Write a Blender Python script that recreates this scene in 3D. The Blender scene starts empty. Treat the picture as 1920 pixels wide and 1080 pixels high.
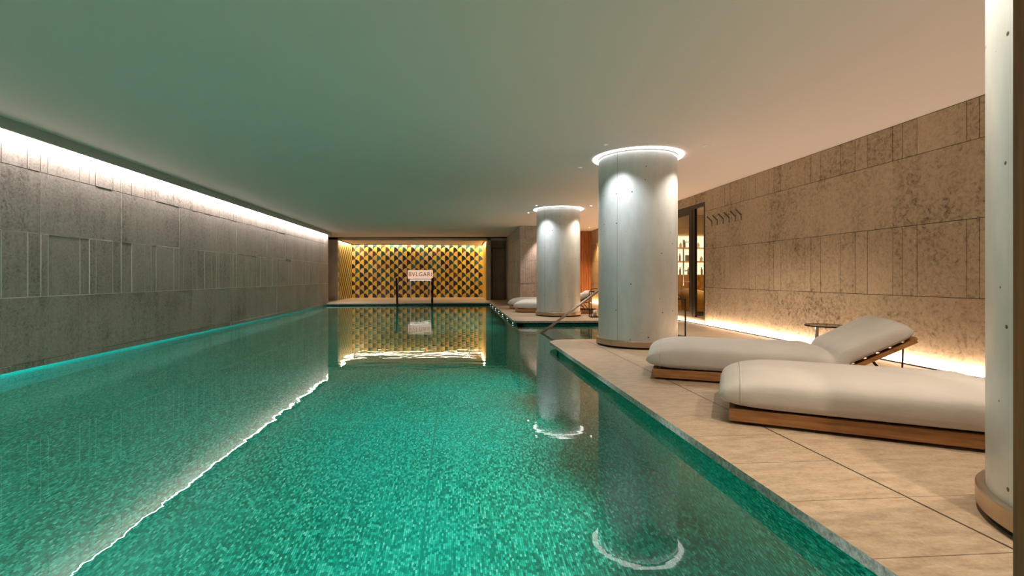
import bpy, bmesh, math, random
from mathutils import Vector, Matrix
R = math.radians
C = bpy.context.scene.collection
SC = bpy.context.scene
random.seed(7)

# ------------------------------------------------------------------ camera
YAW = math.atan(69/920)
cam_data = bpy.data.cameras.new('camera'); cam = bpy.data.objects.new('camera', cam_data); C.objects.link(cam)
cam.location = (0, 0, 0.89); cam.rotation_euler = (R(90), 0, -YAW)
cam_data.sensor_width = 36; cam_data.lens = 36*920/1920
cam_data.shift_x = 33/1920; cam_data.shift_y = -20/1920
cam_data.clip_start = 0.05
SC.camera = cam

# ------------------------------------------------------------------ world, exposure
w = bpy.data.worlds.new('world'); SC.world = w; w.use_nodes = True
w.node_tree.nodes['Background'].inputs[0].default_value = (0.5, 0.55, 0.6, 1)
w.node_tree.nodes['Background'].inputs[1].default_value = 0.05
SC.view_settings.view_transform = 'Standard'; SC.view_settings.look = 'None'
SC.view_settings.exposure = 0.3; SC.view_settings.gamma = 1.0; SC.view_settings.use_curve_mapping = False
SC.cycles.use_denoising = True
SC.cycles.sample_clamp_indirect = 3.0
SC.cycles.max_bounces = 9; SC.cycles.diffuse_bounces = 4; SC.cycles.glossy_bounces = 4; SC.cycles.transmission_bounces = 6

# ------------------------------------------------------------------ room lighting
def area(name, loc, rot, sx, sy, power, col, spread=180):
    d = bpy.data.lights.new(name, 'AREA'); d.shape = 'RECTANGLE'; d.size = sx; d.size_y = sy
    d.energy = power; d.color = col; d.spread = R(spread)
    o = bpy.data.objects.new(name, d); C.objects.link(o); o.location = loc; o.rotation_euler = rot
    return o
def spot(name, loc, target, power, col, size=95, blend=0.6, rad=0.025):
    d = bpy.data.lights.new(name, 'SPOT'); d.energy = power; d.color = col
    d.spot_size = R(size); d.spot_blend = blend; d.shadow_soft_size = rad
    o = bpy.data.objects.new(name, d); C.objects.link(o); o.location = loc
    o.rotation_euler = (Vector(target)-Vector(loc)).to_track_quat('-Z', 'Y').to_euler()
    return o
WATER = -0.085
# cove strip above the left wall (in the slot behind the fascia), shining down
area('cove_light', (-4.436, 8.0, 2.372), (0, R(0), 0), 0.026, 18.6, 375, (1.0, 0.84, 0.77), 170)
# strip at the foot of the right wall
area('wall_foot_light', (4.585, 4.9, 0.035), (0, R(180+25), 0), 0.03, 7.9, 36, (1.0, 0.76, 0.56))
area('wall_foot_light', (4.585, 12.8, 0.035), (0, R(180+25), 0), 0.03, 7.6, 70, (1.0, 0.62, 0.32))
# alcove cove light, back and sides
area('alcove_cove_light', (-1.7, 21.80, 2.315), (0, 0, 0), 5.5, 0.05, 52, (1.0, 0.88, 0.68))
area('alcove_cove_light', (-4.52, 20.6, 2.315), (0, 0, 0), 0.05, 2.3, 30, (1.0, 0.80, 0.50))
area('alcove_cove_light', (1.07, 20.6, 2.315), (0, 0, 0), 0.05, 2.3, 30, (1.0, 0.74, 0.40))
# added underwater fill, in place of ceiling light that the water blocks
FILL_LAMP = (0.95, 1.0, 0.98)
# unseen added strips under the slabs (right, in lengths) and the stone wall (left)
for y, ln, p in ((1.5, 0.4, 9), (2.9, 0.3, 13), (4.2, 0.3, 13), (5.6, 0.3, 12)):
    area('underwater_fill_light', (1.385, y, -0.125), (0, R(70), 0), 0.04, ln, p, FILL_LAMP, 95)
for y in (10.7, 12.6, 14.5):
    area('underwater_fill_light', (1.215, y, -0.125), (0, R(62), 0), 0.04, 0.5, 7, FILL_LAMP, 115)
area('underwater_fill_light', (-4.50, 9.0, -0.10), (0, R(38), 0), 0.02, 16.2, 36, FILL_LAMP, 150)
area('underwater_fill_light', (-1.6, 0.68, -0.14), (R(62), 0, 0), 5.6, 0.06, 26, FILL_LAMP, 130)

# ------------------------------------------------------------------ material helpers
def new_mat(name):
    m = bpy.data.materials.new(name); m.use_nodes = True
    nt = m.node_tree; b = nt.nodes['Principled BSDF']
    return m, nt, b
class NB:
    """tiny node builder"""
    def __init__(s, nt): s.nt = nt
    def n(s, t, **kw):
        x = s.nt.nodes.new(t)
        for k, v in kw.items(): setattr(x, k, v)
        return x
    def l(s, a, b): s.nt.links.new(a, b)
    def m(s, op, a, b=None, c=None):
        x = s.n('ShaderNodeMath', operation=op)
        for i, v in enumerate((a, b, c)):
            if v is None: continue
            if isinstance(v, (int, float)): x.inputs[i].default_value = v
            else: s.l(v, x.inputs[i])
        return x.outputs[0]
    def noise(s, vec, scale, detail=4, rough=0.55):
        x = s.n('ShaderNodeTexNoise'); x.inputs['Scale'].default_value = scale
        x.inputs['Detail'].default_value = detail; x.inputs['Roughness'].default_value = rough
        if vec is not None: s.l(vec, x.inputs['Vector'])
        return x.outputs[0]
    def ramp(s, fac, stops, interp='LINEAR'):
        x = s.n('ShaderNodeValToRGB'); x.color_ramp.interpolation = interp
        e = x.color_ramp.elements
        while len(e) < len(stops): e.new(0.5)
        for i, (p, col) in enumerate(stops):
            e[i].position = p; e[i].color = (*col, 1) if len(col) == 3 else col
        if fac is not None: s.l(fac, x.inputs[0])
        return x.outputs[0]
    def mix(s, fac, a, b, bt='MIX'):
        x = s.n('ShaderNodeMix', data_type='RGBA', blend_type=bt)
        if isinstance(fac, (int, float)): x.inputs[0].default_value = fac
        else: s.l(fac, x.inputs[0])
        for v, i in ((a, 6), (b, 7)):
            if isinstance(v, tuple): x.inputs[i].default_value = (*v, 1) if len(v) == 3 else v
            else: s.l(v, x.inputs[i])
        return x.outputs[2]
    def pos(s):
        return s.n('ShaderNodeNewGeometry').outputs['Position']
    def obj(s):
        return s.n('ShaderNodeTexCoord').outputs['Object']
    def scale(s, vec, v):
        x = s.n('ShaderNodeMapping'); x.inputs['Scale'].default_value = v; s.l(vec, x.inputs['Vector']); return x.outputs[0]
    def sep(s, vec):
        x = s.n('ShaderNodeSeparateXYZ'); s.l(vec, x.inputs[0]); return x.outputs
    def comb(s, a, b, c=0.0):
        x = s.n('ShaderNodeCombineXYZ')
        for i, v in enumerate((a, b, c)):
            if isinstance(v, (int, float)): x.inputs[i].default_value = v
            else: s.l(v, x.inputs[i])
        return x.outputs[0]
    def bump(s, h, strength, dist, b):
        x = s.n('ShaderNodeBump'); x.inputs['Strength'].default_value = strength; x.inputs['Distance'].default_value = dist
        s.l(h, x.inputs['Height']); s.l(x.outputs[0], b.inputs['Normal'])
def plain(name, col, rough=0.5, metal=0.0, noise=0.0, nscale=20, emit=None, estr=0.0):
    m, nt, b = new_mat(name); k = NB(nt)
    b.inputs['Base Color'].default_value = (*col, 1); b.inputs['Roughness'].default_value = rough; b.inputs['Metallic'].default_value = metal
    if noise:
        f = k.noise(k.obj(), nscale, 3)
        c = k.ramp(f, [(0.3, tuple(x*(1-noise) for x in col)), (0.7, tuple(min(1, x*(1+noise)) for x in col))])
        k.l(c, b.inputs['Base Color'])
    if emit: b.inputs['Emission Color'].default_value = (*emit, 1); b.inputs['Emission Strength'].default_value = estr
    return m
def stone(name, light, mid, dark, vary=0.25, rough=0.62, flecks=26, streak=0.5):
    m, nt, b = new_mat(name); k = NB(nt); g = k.n('ShaderNodeNewGeometry'); p = g.outputs['Position']
    cloud = k.noise(p, 1.7, 5, 0.6)
    wob = k.n('ShaderNodeTexNoise'); wob.inputs['Scale'].default_value = 9; k.l(p, wob.inputs['Vector'])
    add = k.n('ShaderNodeVectorMath', operation='MULTIPLY_ADD'); k.l(wob.outputs['Color'], add.inputs[0]); add.inputs[1].default_value = (0.12,)*3; k.l(p, add.inputs[2])
    fl = k.noise(add.outputs[0], flecks, 6, 0.68)
    st = k.noise(k.scale(p, (9, 9, 0.7)), 1.6, 4, 0.6)
    v = k.m('ADD', k.m('MULTIPLY', cloud, 0.35), k.m('MULTIPLY', fl, 0.75))
    v = k.m('ADD', v, k.m('MULTIPLY', k.m('SUBTRACT', st, 0.5), streak*0.5))
    v = k.m('ADD', v, k.m('MULTIPLY', k.m('SUBTRACT', g.outputs['Random Per Island'], 0.5), vary))
    c = k.ramp(v, [(0.36, dark), (0.50, mid), (0.66, light)])
    k.l(c, b.inputs['Base Color']); b.inputs['Roughness'].default_value = rough
    k.bump(fl, 0.35, 0.004, b)
    return m
def mosaic(name, ax_u, ax_v, lift=(0.0, 0.0, 0.0)):
    """small glass tiles in straight rows along ax_u, staggered from row to row"""
    m, nt, b = new_mat(name); k = NB(nt); s = k.sep(k.pos())
    u = k.m('DIVIDE', s[ax_u], 0.023); v = k.m('DIVIDE', s[ax_v], 0.0115)
    row = k.m('FLOOR', v)
    wn = k.n('ShaderNodeTexWhiteNoise', noise_dimensions='1D'); k.l(row, wn.inputs['W'])
    u2 = k.m('ADD', u, k.m('MULTIPLY', wn.outputs[0], 1.0))
    cell = k.m('FLOOR', u2)
    w2 = k.n('ShaderNodeTexWhiteNoise', noise_dimensions='2D'); k.l(k.comb(cell, row), w2.inputs['Vector'])
    c = k.ramp(w2.outputs[0], [(0.0, (0.0, 0.11, 0.065)), (0.35, (0.003, 0.21, 0.13)), (0.65, (0.006, 0.34, 0.225)), (0.9, (0.03, 0.47, 0.325)), (1.0, (0.13, 0.60, 0.44))])
    fu = k.m('FRACT', u2); fv = k.m('FRACT', v)
    gu = k.m('LESS_THAN', fu, 0.06); gv = k.m('LESS_THAN', fv, 0.14)
    gr = k.m('MAXIMUM', gu, gv)
    c = k.mix(gr, c, (0.0, 0.10, 0.06))
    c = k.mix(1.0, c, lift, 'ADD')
    # soft random patches mixed towards turquoise green
    cl = k.noise(k.pos(), 0.8, 2)
    c = k.mix(k.ramp(cl, [(0.4, (0, 0, 0)), (0.65, (0.25, 0.25, 0.25))]), c, (0.0, 0.42, 0.34))
    # dark movement joints in the pool floor
    if ax_u == 1 and ax_v == 0:
        for xj in (-0.195, -3.04):
            d = k.m('ABSOLUTE', k.m('SUBTRACT', s[0], xj))
            c = k.mix(k.m('LESS_THAN', d, 0.006), c, (0.0, 0.20, 0.135))
    k.l(c, b.inputs['Base Color']); b.inputs['Roughness'].default_value = 0.25
    return m
def fans(name, ax):
    """overlapping semicircular fans, pale gold on their left half and dark on their right half"""
    m, nt, b = new_mat(name); k = NB(nt); s = k.sep(k.pos())
    P_ = 0.372; H = P_/2
    v = k.m('DIVIDE', s[2], H); j0 = k.m('FLOOR', v)
    def cell(row):
        par = k.m('MULTIPLY', k.m('FLOORED_MODULO', row, 2.0), 0.5)
        uu = k.m('SUBTRACT', k.m('DIVIDE', s[ax], P_), par)
        i = k.m('ROUND', uu)
        return i, k.m('SUBTRACT', uu, i)          # cell index, offset -0.5..0.5
    i0, du0 = cell(j0)
    dv = k.m('MULTIPLY', k.m('SUBTRACT', v, j0), 0.5)
    r2 = k.m('ADD', k.m('POWER', du0, 2.0), k.m('POWER', dv, 2.0))
    inside = k.m('LESS_THAN', r2, 0.25)
    j1 = k.m('ADD', j0, 1.0); i1, du1 = cell(j1)
    def pick(a, c_): return k.m('ADD', k.m('MULTIPLY', inside, a), k.m('MULTIPLY', k.m('SUBTRACT', 1.0, inside), c_))
    i = pick(i0, i1); j = pick(j0, j1); du = pick(du0, du1)
    wn = k.n('ShaderNodeTexWhiteNoise', noise_dimensions='2D'); k.l(k.comb(i, j), wn.inputs['Vector'])
    wn2 = k.n('ShaderNodeTexWhiteNoise', noise_dimensions='3D'); k.l(k.comb(i, j, 7.3), wn2.inputs['Vector'])
    gold = k.ramp(wn.outputs[0], [(0, (0.64, 0.42, 0.06)), (0.35, (0.74, 0.52, 0.09)), (0.6, (0.56, 0.37, 0.12)), (0.8, (0.66, 0.47, 0.20)), (0.93, (0.70, 0.36, 0.06))], 'CONSTANT')
    dark = k.ramp(wn2.outputs[0], [(0, (0.012, 0.010, 0.014)), (0.3, (0.015, 0.05, 0.055)), (0.5, (0.02, 0.014, 0.02)), (0.7, (0.09, 0.035, 0.02)), (0.86, (0.03, 0.09, 0.09))], 'CONSTANT')
    c = k.mix(k.m('GREATER_THAN', du, 0.0), gold, dark)
    ms = k.noise(k.scale(k.pos(), (60, 60, 60)), 1.0, 1)
    c = k.mix(0.25, c, k.ramp(ms, [(0.3, (0.25, 0.25, 0.25)), (0.7, (0.9, 0.9, 0.9))]), 'MULTIPLY')
    k.l(c, b.inputs['Base Color']); b.inputs['Roughness'].default_value = 0.3
    return m
def wood(name, a, bcol, axis_scale=(1.2, 16, 16), rough=0.42, space='obj'):
    m, nt, b = new_mat(name); k = NB(nt); p = k.obj() if space == 'obj' else k.pos()
    f = k.noise(k.scale(p, axis_scale), 3.0, 5, 0.6)
    k.l(k.ramp(f, [(0.35, a), (0.65, bcol)]), b.inputs['Base Color']); b.inputs['Roughness'].default_value = rough
    return m
def emissive(name, col, strength):
    m = bpy.data.materials.new(name); m.use_nodes = True; nt = m.node_tree; nt.nodes.clear()
    e = nt.nodes.new('ShaderNodeEmission'); e.inputs[0].default_value = (*col, 1); e.inputs[1].default_value = strength
    o = nt.nodes.new('ShaderNodeOutputMaterial'); nt.links.new(e.outputs[0], o.inputs[0]); return m

M = {}
M['left_stone'] = stone('grey_limestone', (0.45, 0.415, 0.38), (0.34, 0.312, 0.285), (0.14, 0.128, 0.118), vary=0.055, flecks=34, streak=0.42)
M['right_stone'] = stone('brown_limestone', (0.58, 0.43, 0.285), (0.44, 0.32, 0.205), (0.13, 0.085, 0.05), vary=0.08, flecks=24, streak=0.25)
M['dark_stone'] = stone('dark_limestone', (0.62, 0.46, 0.32), (0.50, 0.36, 0.25), (0.25, 0.18, 0.12), vary=0.1)
M['joint_dark'] = plain('joint_dark', (0.05, 0.035, 0.025), 0.9)
M['joint_pale'] = plain('joint_pale', (0.88, 0.84, 0.78), 0.8)
M['joint_mid'] = plain('joint_mid', (0.22, 0.20, 0.18), 0.9)
M['ceiling'] = plain('ceiling_paint', (0.84, 0.765, 0.75), 0.75)
M['fascia'] = plain('fascia_paint', (0.40, 0.44, 0.42), 0.7)
M['black'] = plain('black_gap', (0.006, 0.006, 0.006), 0.9)
M['portal'] = plain('portal_grey', (0.45, 0.40, 0.33), 0.5, noise=0.15, nscale=3)
M['pool_floor'] = mosaic('pool_mosaic_floor', 1, 0)
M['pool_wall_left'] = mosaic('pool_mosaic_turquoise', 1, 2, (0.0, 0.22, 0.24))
M['pool_wall_x'] = mosaic('pool_mosaic_side', 1, 2)
M['pool_wall_y'] = mosaic('pool_mosaic_end', 0, 2)
M['fan_back'] = fans('fan_mosaic_back', 0)
M['fan_side'] = fans('fan_mosaic_side', 1)
M['gold_tile'] = plain('gold_mosaic', (0.75, 0.46, 0.09), 0.35, noise=0.12, nscale=60)
M['wood'] = wood('teak', (0.20, 0.08, 0.022), (0.38, 0.17, 0.055))
M['wood_red'] = wood('red_wood_panel', (0.20, 0.06, 0.02), (0.42, 0.14, 0.04), (14, 14, 0.8), space='pos')
M['wood_jamb'] = wood('dark_wood_jamb', (0.22, 0.085, 0.022), (0.40, 0.17, 0.05), (30, 30, 1.0))
M['brass'] = plain('brushed_bronze', (0.50, 0.38, 0.27), 0.28, 0.85)
M['steel'] = plain('brushed_steel', (0.42, 0.38, 0.33), 0.3, 0.95)
M['rail'] = plain('rail_metal', (0.20, 0.17, 0.14), 0.3, 0.9)
M['bronze_dark'] = plain('dark_bronze', (0.028, 0.018, 0.013), 0.4, 0.6)
M['black_metal'] = plain('black_metal', (0.012, 0.01, 0.01), 0.4, 0.5)
M['led'] = emissive('led_white', (1.0, 0.94, 0.88), 3.6)
M['led_warm'] = emissive('led_warm', (1.0, 0.78, 0.62), 5.0)
M['led_soft'] = emissive('led_lens', (1.0, 0.95, 0.88), 6.0)
M['led_edge'] = emissive('led_edge', (1.0, 0.97, 0.92), 2.5)
M['led_dim'] = emissive('led_dim', (1.0, 0.95, 0.88), 0.4)
M['shelf_glow'] = emissive('shelf_backlight', (1.0, 0.86, 0.60), 1.25)
M['shelf_gold'] = plain('shelf_gold', (0.75, 0.45, 0.10), 0.4)
M['shop_wood'] = wood('shop_cabinet_wood', (0.30, 0.13, 0.03), (0.55, 0.27, 0.07), (8, 8, 2), space='pos')
M['shop_beige'] = plain('shop_wall_beige', (0.60, 0.42, 0.22), 0.6)
M['armchair'] = plain('ochre_fabric', (0.65, 0.34, 0.06), 0.8, noise=0.1)

# glass pane
def glass_mat():
    m = bpy.data.materials.new('clear_glass'); m.use_nodes = True; nt = m.node_tree; nt.nodes.clear(); k = NB(nt)
    t = k.n('ShaderNodeBsdfTransparent'); t.inputs[0].default_value = (0.93, 0.95, 0.92, 1)
    g = k.n('ShaderNodeBsdfGlossy'); g.inputs['Roughness'].default_value = 0.02
    lw = k.n('ShaderNodeLayerWeight'); lw.inputs['Blend'].default_value = 0.5
    f = k.m('ADD', k.m('MULTIPLY', k.m('POWER', lw.outputs['Facing'], 5.0), 0.9), 0.035)
    mx = k.n('ShaderNodeMixShader'); k.l(f, mx.inputs[0]); k.l(t.outputs[0], mx.inputs[1]); k.l(g.outputs[0], mx.inputs[2])
    o = k.n('ShaderNodeOutputMaterial'); k.l(mx.outputs[0], o.inputs[0]); return m
M['glass'] = glass_mat()
# water
def water_mat():
    m = bpy.data.materials.new('pool_water'); m.use_nodes = True; nt = m.node_tree; nt.nodes.clear(); k = NB(nt)
    g = k.n('ShaderNodeBsdfGlass'); g.inputs['IOR'].default_value = 1.33; g.inputs['Roughness'].default_value = 0.0
    p = k.pos()
    h = k.m('ADD', k.noise(k.scale(p, (0.9, 2.6, 1)), 1.6, 2, 0.5), k.m('MULTIPLY', k.noise(k.scale(p, (1.5, 7.0, 1)), 2.6, 2, 0.5), 0.16))
    # the surface is stirred more towards the far end
    s = k.sep(p); far = k.n('ShaderNodeMapRange'); k.l(s[1], far.inputs[0]); far.inputs[1].default_value = 2.0; far.inputs[2].default_value = 9.0
    far.inputs[3].default_value = 0.35; far.inputs[4].default_value = 1.0
    h = k.m('MULTIPLY', h, far.outputs[0])
    b = k.n('ShaderNodeBump'); b.inputs['Strength'].default_value = 0.5; b.inputs['Distance'].default_value = 0.0038
    k.l(h, b.inputs['Height']); k.l(b.outputs[0], g.inputs['Normal'])
    o = k.n('ShaderNodeOutputMaterial'); k.l(g.outputs[0], o.inputs[0]); return m
M['water'] = water_mat()
# deck slabs
def deck_mat():
    m, nt, b = new_mat('deck_limestone'); k = NB(nt); p = k.pos(); s = k.sep(p)
    f = k.noise(k.scale(p, (2.2, 6, 3)), 3.4, 8, 0.72); fl = k.noise(p, 60, 4, 0.7)
    v = k.m('ADD', k.m('MULTIPLY', f, 0.7), k.m('MULTIPLY', fl, 0.3))
    c = k.ramp(v, [(0.36, (0.28, 0.20, 0.13)), (0.5, (0.41, 0.30, 0.20)), (0.66, (0.55, 0.415, 0.29))])
    # slab joints: a groove line beside the pool, cross joints along it
    side = k.m('LESS_THAN', s[1], 9.5)
    def line(coord, at, w_): return k.m('LESS_THAN', k.m('ABSOLUTE', k.m('SUBTRACT', coord, at)), w_)
    fy = k.m('ABSOLUTE', k.m('SUBTRACT', k.m('FRACT', k.m('ADD', k.m('DIVIDE', k.m('SUBTRACT', s[1], 1.457), 0.398), 100.5)), 0.5))
    cross = k.m('LESS_THAN', fy, 0.0065)
    instrip = k.m('LESS_THAN', s[0], 1.81)
    cross = k.m('MULTIPLY', cross, instrip)
    fy2 = k.m('ABSOLUTE', k.m('SUBTRACT', k.m('FRACT', k.m('ADD', k.m('DIVIDE', k.m('SUBTRACT', s[1], 1.857), 0.796), 100.5)), 0.5))
    cross2 = k.m('MULTIPLY', k.m('LESS_THAN', fy2, 0.0028), k.m('GREATER_THAN', s[0], 1.81))
    groove = k.m('MULTIPLY', line(s[0], 1.815, 0.0055), side)
    j = k.m('MAXIMUM', groove, k.m('MULTIPLY', k.m('MAXIMUM', cross, cross2), 0.7))
    c = k.mix(j, c, (0.06, 0.04, 0.025))
    nz = k.sep(k.n('ShaderNodeNewGeometry').outputs['Normal'])[2]
    edge = k.m('LESS_THAN', k.m('ABSOLUTE', nz), 0.5)     # split edge faces of the slabs are rough grey stone
    ce = k.ramp(k.noise(p, 45, 5, 0.75), [(0.35, (0.16, 0.16, 0.145)), (0.55, (0.42, 0.41, 0.37)), (0.7, (0.68, 0.63, 0.55))])
    c = k.mix(edge, c, ce)
    k.l(c, b.inputs['Base Color'])
    k.l(k.m('ADD', k.m('MULTIPLY', edge, 0.3), 0.36), b.inputs['Roughness'])
    k.bump(k.m('ADD', fl, k.m('MULTIPLY', j, -2.0)), 0.2, 0.003, b)
    return m
M['deck'] = deck_mat()
# satin plaster of the columns
def column_mat():
    m, nt, b = new_mat('column_satin_panel'); k = NB(nt); p = k.obj()
    f = k.noise(k.scale(p, (3, 3, 1.2)), 2.0, 5, 0.6); g = k.noise(k.scale(p, (12, 12, 2)), 3.0, 3, 0.6)
    c = k.ramp(f, [(0.3, (0.56, 0.60, 0.605)), (0.7, (0.70, 0.735, 0.74))])
    sp = k.sep(p); ang = k.m('MULTIPLY', k.m('ARCTAN2', sp[1], sp[0]), 0.507)
    vo = k.n('ShaderNodeTexVoronoi', voronoi_dimensions='2D'); vo.inputs['Scale'].default_value = 5.2; k.l(k.comb(ang, sp[2]), vo.inputs['Vector'])
    wn = k.n('ShaderNodeSeparateColor'); k.l(vo.outputs['Color'], wn.inputs[0])
    hole = k.m('LESS_THAN', vo.outputs['Distance'], k.m('MULTIPLY', k.m('SUBTRACT', wn.outputs[0], 0.35), 0.075))
    c = k.mix(hole, c, (0.10, 0.09, 0.08))
    k.l(c, b.inputs['Base Color']); b.inputs['Metallic'].default_value = 0.4
    k.l(k.m('ADD', k.m('MULTIPLY', g, 0.14), 0.27), b.inputs['Roughness'])
    k.bump(k.m('ADD', k.m('MULTIPLY', g, 0.5), k.m('MULTIPLY', hole, -1.0)), 0.12, 0.003, b)
    return m
M['column'] = column_mat()
def fabric_mat():
    m, nt, b = new_mat('cream_towelling'); k = NB(nt); p = k.obj()
    f = k.noise(p, 5, 3); g = k.noise(p, 260, 2)
    k.l(k.ramp(f, [(0.3, (0.46, 0.415, 0.37)), (0.7, (0.51, 0.46, 0.41))]), b.inputs['Base Color'])
    b.inputs['Roughness'].default_value = 0.9
    try: b.inputs['Sheen Weight'].default_value = 0.25
    except Exception: pass
    k.bump(k.m('ADD', k.m('MULTIPLY', g, 0.1), k.noise(k.scale(p, (2, 4, 4)), 2.2, 3)), 0.35, 0.012, b)
    return m
M['fabric'] = fabric_mat()

# ------------------------------------------------------------------ mesh helpers
def link(name, bm, mat, parent=None, smooth=False, loc=None):
    me = bpy.data.meshes.new(name); bm.normal_update(); bm.to_mesh(me); bm.free()
    o = bpy.data.objects.new(name, me); C.objects.link(o)
    for m_ in (mat if isinstance(mat, (list, tuple)) else [mat]): me.materials.append(m_)
    if smooth:
        for p in me.polygons: p.use_smooth = True
    if parent: o.parent = parent
    if loc: o.location = loc
    return o
def box(bm, x0, x1, y0, y1, z0, z1, mi=0, bevel=0.0):
    vs = [bm.verts.new(v) for v in ((x0,y0,z0),(x1,y0,z0),(x1,y1,z0),(x0,y1,z0),(x0,y0,z1),(x1,y0,z1),(x1,y1,z1),(x0,y1,z1))]
    fs = [bm.faces.new([vs[i] for i in q]) for q in ((0,3,2,1),(4,5,6,7),(0,1,5,4),(1,2,6,5),(2,3,7,6),(3,0,4,7))]
    for f in fs: f.material_index = mi
    if bevel:
        es = list({e for f in fs for e in f.edges})
        bmesh.ops.bevel(bm, geom=es, offset=bevel, segments=2, affect='EDGES', profile=0.5)
    return fs
def tube(bm, pts, r, seg=12, caps=True):
    rings = []
    n = len(pts); pts = [Vector(p) for p in pts]
    for i, p in enumerate(pts):
        d = (pts[min(i+1, n-1)]-pts[max(i-1, 0)]).normalized()
        a = d.cross(Vector((0, 0, 1)));  a = a if a.length > 1e-3 else d.cross(Vector((1, 0, 0)))
        a.normalize(); b_ = d.cross(a)
        rr = r[i] if isinstance(r, (list, tuple)) else r
        rings.append([bm.verts.new(p + a*math.cos(t)*rr + b_*math.sin(t)*rr) for t in [2*math.pi*q/seg for q in range(seg)]])
    for i in range(n-1):
        for q in range(seg):
            bm.faces.new((rings[i][q], rings[i][(q+1) % seg], rings[i+1][(q+1) % seg], rings[i+1][q]))
    if caps:
        bm.faces.new(rings[0][::-1]); bm.faces.new(rings[-1])
def bar(bm, a, b_, w_, h_, up=(0, 0, 1)):
    """rectangular bar from a to b"""
    a, b_ = Vector(a), Vector(b_); d = (b_-a).normalized(); s = d.cross(Vector(up))
    if s.length < 1e-3: s = d.cross(Vector((1, 0, 0)))
    s.normalize(); u = s.cross(d)
    r = []
    for p in (a, b_): r.append([bm.verts.new(p + s*x*w_/2 + u*y*h_/2) for x, y in ((-1,-1),(1,-1),(1,1),(-1,1))])
    for i in range(4): bm.faces.new((r[0][i], r[0][(i+1) % 4], r[1][(i+1) % 4], r[1][i]))
    bm.faces.new(r[0][::-1]); bm.faces.new(r[1])
def lathe(bm, prof, seg=64, mi=0, a0=0, closed=False):
    """prof: list of (r, z); closed = profile is a loop"""
    rings = [[bm.verts.new((r*math.cos(a0+2*math.pi*i/seg), r*math.sin(a0+2*math.pi*i/seg), z)) for i in range(seg)] for r, z in prof]
    n = len(rings)
    for j in range(n if closed else n-1):
        A, B = rings[j], rings[(j+1) % n]
        for i in range(seg):
            f = bm.faces.new((A[i], A[(i+1) % seg], B[(i+1) % seg], B[i])); f.material_index = mi
    return rings
def prism(bm, outline, z0, z1, mi=0, bevel=0):
    vb = [bm.verts.new((x, y, z0)) for x, y in outline]; vt = [bm.verts.new((x, y, z1)) for x, y in outline]
    n = len(outline)
    for i in range(n): bm.faces.new((vb[i], vb[(i+1) % n], vt[(i+1) % n], vt[i])).material_index = mi
    bm.faces.new(vb[::-1]).material_index = mi; bm.faces.new(vt).material_index = mi
def struct(name, bm, mat, parent=None, smooth=False):
    o = link(name, bm, mat, parent, smooth)
    if parent is None: o['kind'] = 'structure'
    return o
def tag(o, label, cat, group=None):
    o['label'] = label; o['category'] = cat
    if group: o['group'] = group
    return o
def thing(name, label, cat, loc=(0, 0, 0), rz=0, group=None):
    o = bpy.data.objects.new(name, None); C.objects.link(o); o.location = loc; o.rotation_euler = (0, 0, rz)
    o.empty_display_size = 0.1
    return tag(o, label, cat, group)
def dup(root, loc=None, rz=None, label=None, group=None):
    r = root.copy(); C.objects.link(r)
    if loc is not None: r.location = loc
    if rz is not None: r.rotation_euler = (0, 0, rz)
    if label: r['label'] = label
    if group: r['group'] = group
    for ch in list(root.children):
        c = ch.copy(); C.objects.link(c); c.parent = r
        for g in list(ch.children):
            d = g.copy(); C.objects.link(d); d.parent = c
    return r
def zc(x): return 2.5 - 0.0071*(4.62 - x)       # the ceiling falls slightly towards the left wall

# ------------------------------------------------------------------ floor slabs round the pool
def arc(cx, cy, r, a0, a1, n=10): return [(cx+r*math.cos(R(a0+(a1-a0)*i/n)), cy+r*math.sin(R(a0+(a1-a0)*i/n))) for i in range(n+1)]
NEAR_END = 0.75; END = 17.2; RX = 4.72
out = [(1.315, NEAR_END)] + [(1.285, 4.5)] + arc(1.265+0.30, 6.94-0.30, 0.30, 180, 90) + [(2.9, 6.94), (2.9, 9.9)] + arc(1.145+0.25, 9.9+0.25, 0.25, 270, 180) + [(1.145, END)] + [(-4.47, END), (-4.95, END), (-4.95, 22.0), (RX, 22.0), (RX, -2.6), (-4.47, -2.6), (-4.47, NEAR_END)]
bm = bmesh.new(); prism(bm, out[::-1], -0.042, 0.0); bmesh.ops.recalc_face_normals(bm, faces=bm.faces)
struct('floor', bm, M['deck'])

# pool basin: floor and walls set back under the overhanging slabs
PD = -1.15
bm = bmesh.new(); box(bm, -4.8, 3.2, NEAR_END-0.2, END+0.2, PD-0.1, PD); struct('floor_pool', bm, M['pool_floor'])
def poolwall(name, pts, thick_dir, top, mat):
    bm = bmesh.new(); (x0, y0), (x1, y1) = pts; dx, dy = thick_dir
    box(bm, min(x0, x1, x0+dx, x1+dx), max(x0, x1, x0+dx, x1+dx), min(y0, y1, y0+dy, y1+dy), max(y0, y1, y0+dy, y1+dy), PD-0.02, top)
    struct(name, bm, mat)
B = 0.09
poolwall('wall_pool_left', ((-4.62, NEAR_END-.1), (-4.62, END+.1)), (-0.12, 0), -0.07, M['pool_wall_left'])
poolwall('wall_pool_right', ((1.31+B, NEAR_END-.1), (1.31+B, 6.94-B)), (0.12, 0), -0.05, M['pool_wall_x'])
poolwall('wall_pool_bay_near', ((1.31+B, 6.94-B), (3.0, 6.94-B)), (0, -0.12), -0.05, M['pool_wall_y'])
poolwall('wall_pool_bay_right', ((2.9+B, 6.7), (2.9+B, 10.1)), (0.12, 0), -0.05, M['pool_wall_x'])
poolwall('wall_pool_bay_far', ((1.145+B, 9.9+B), (3.0, 9.9+B)), (0, 0.12), -0.05, M['pool_wall_y'])
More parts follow.
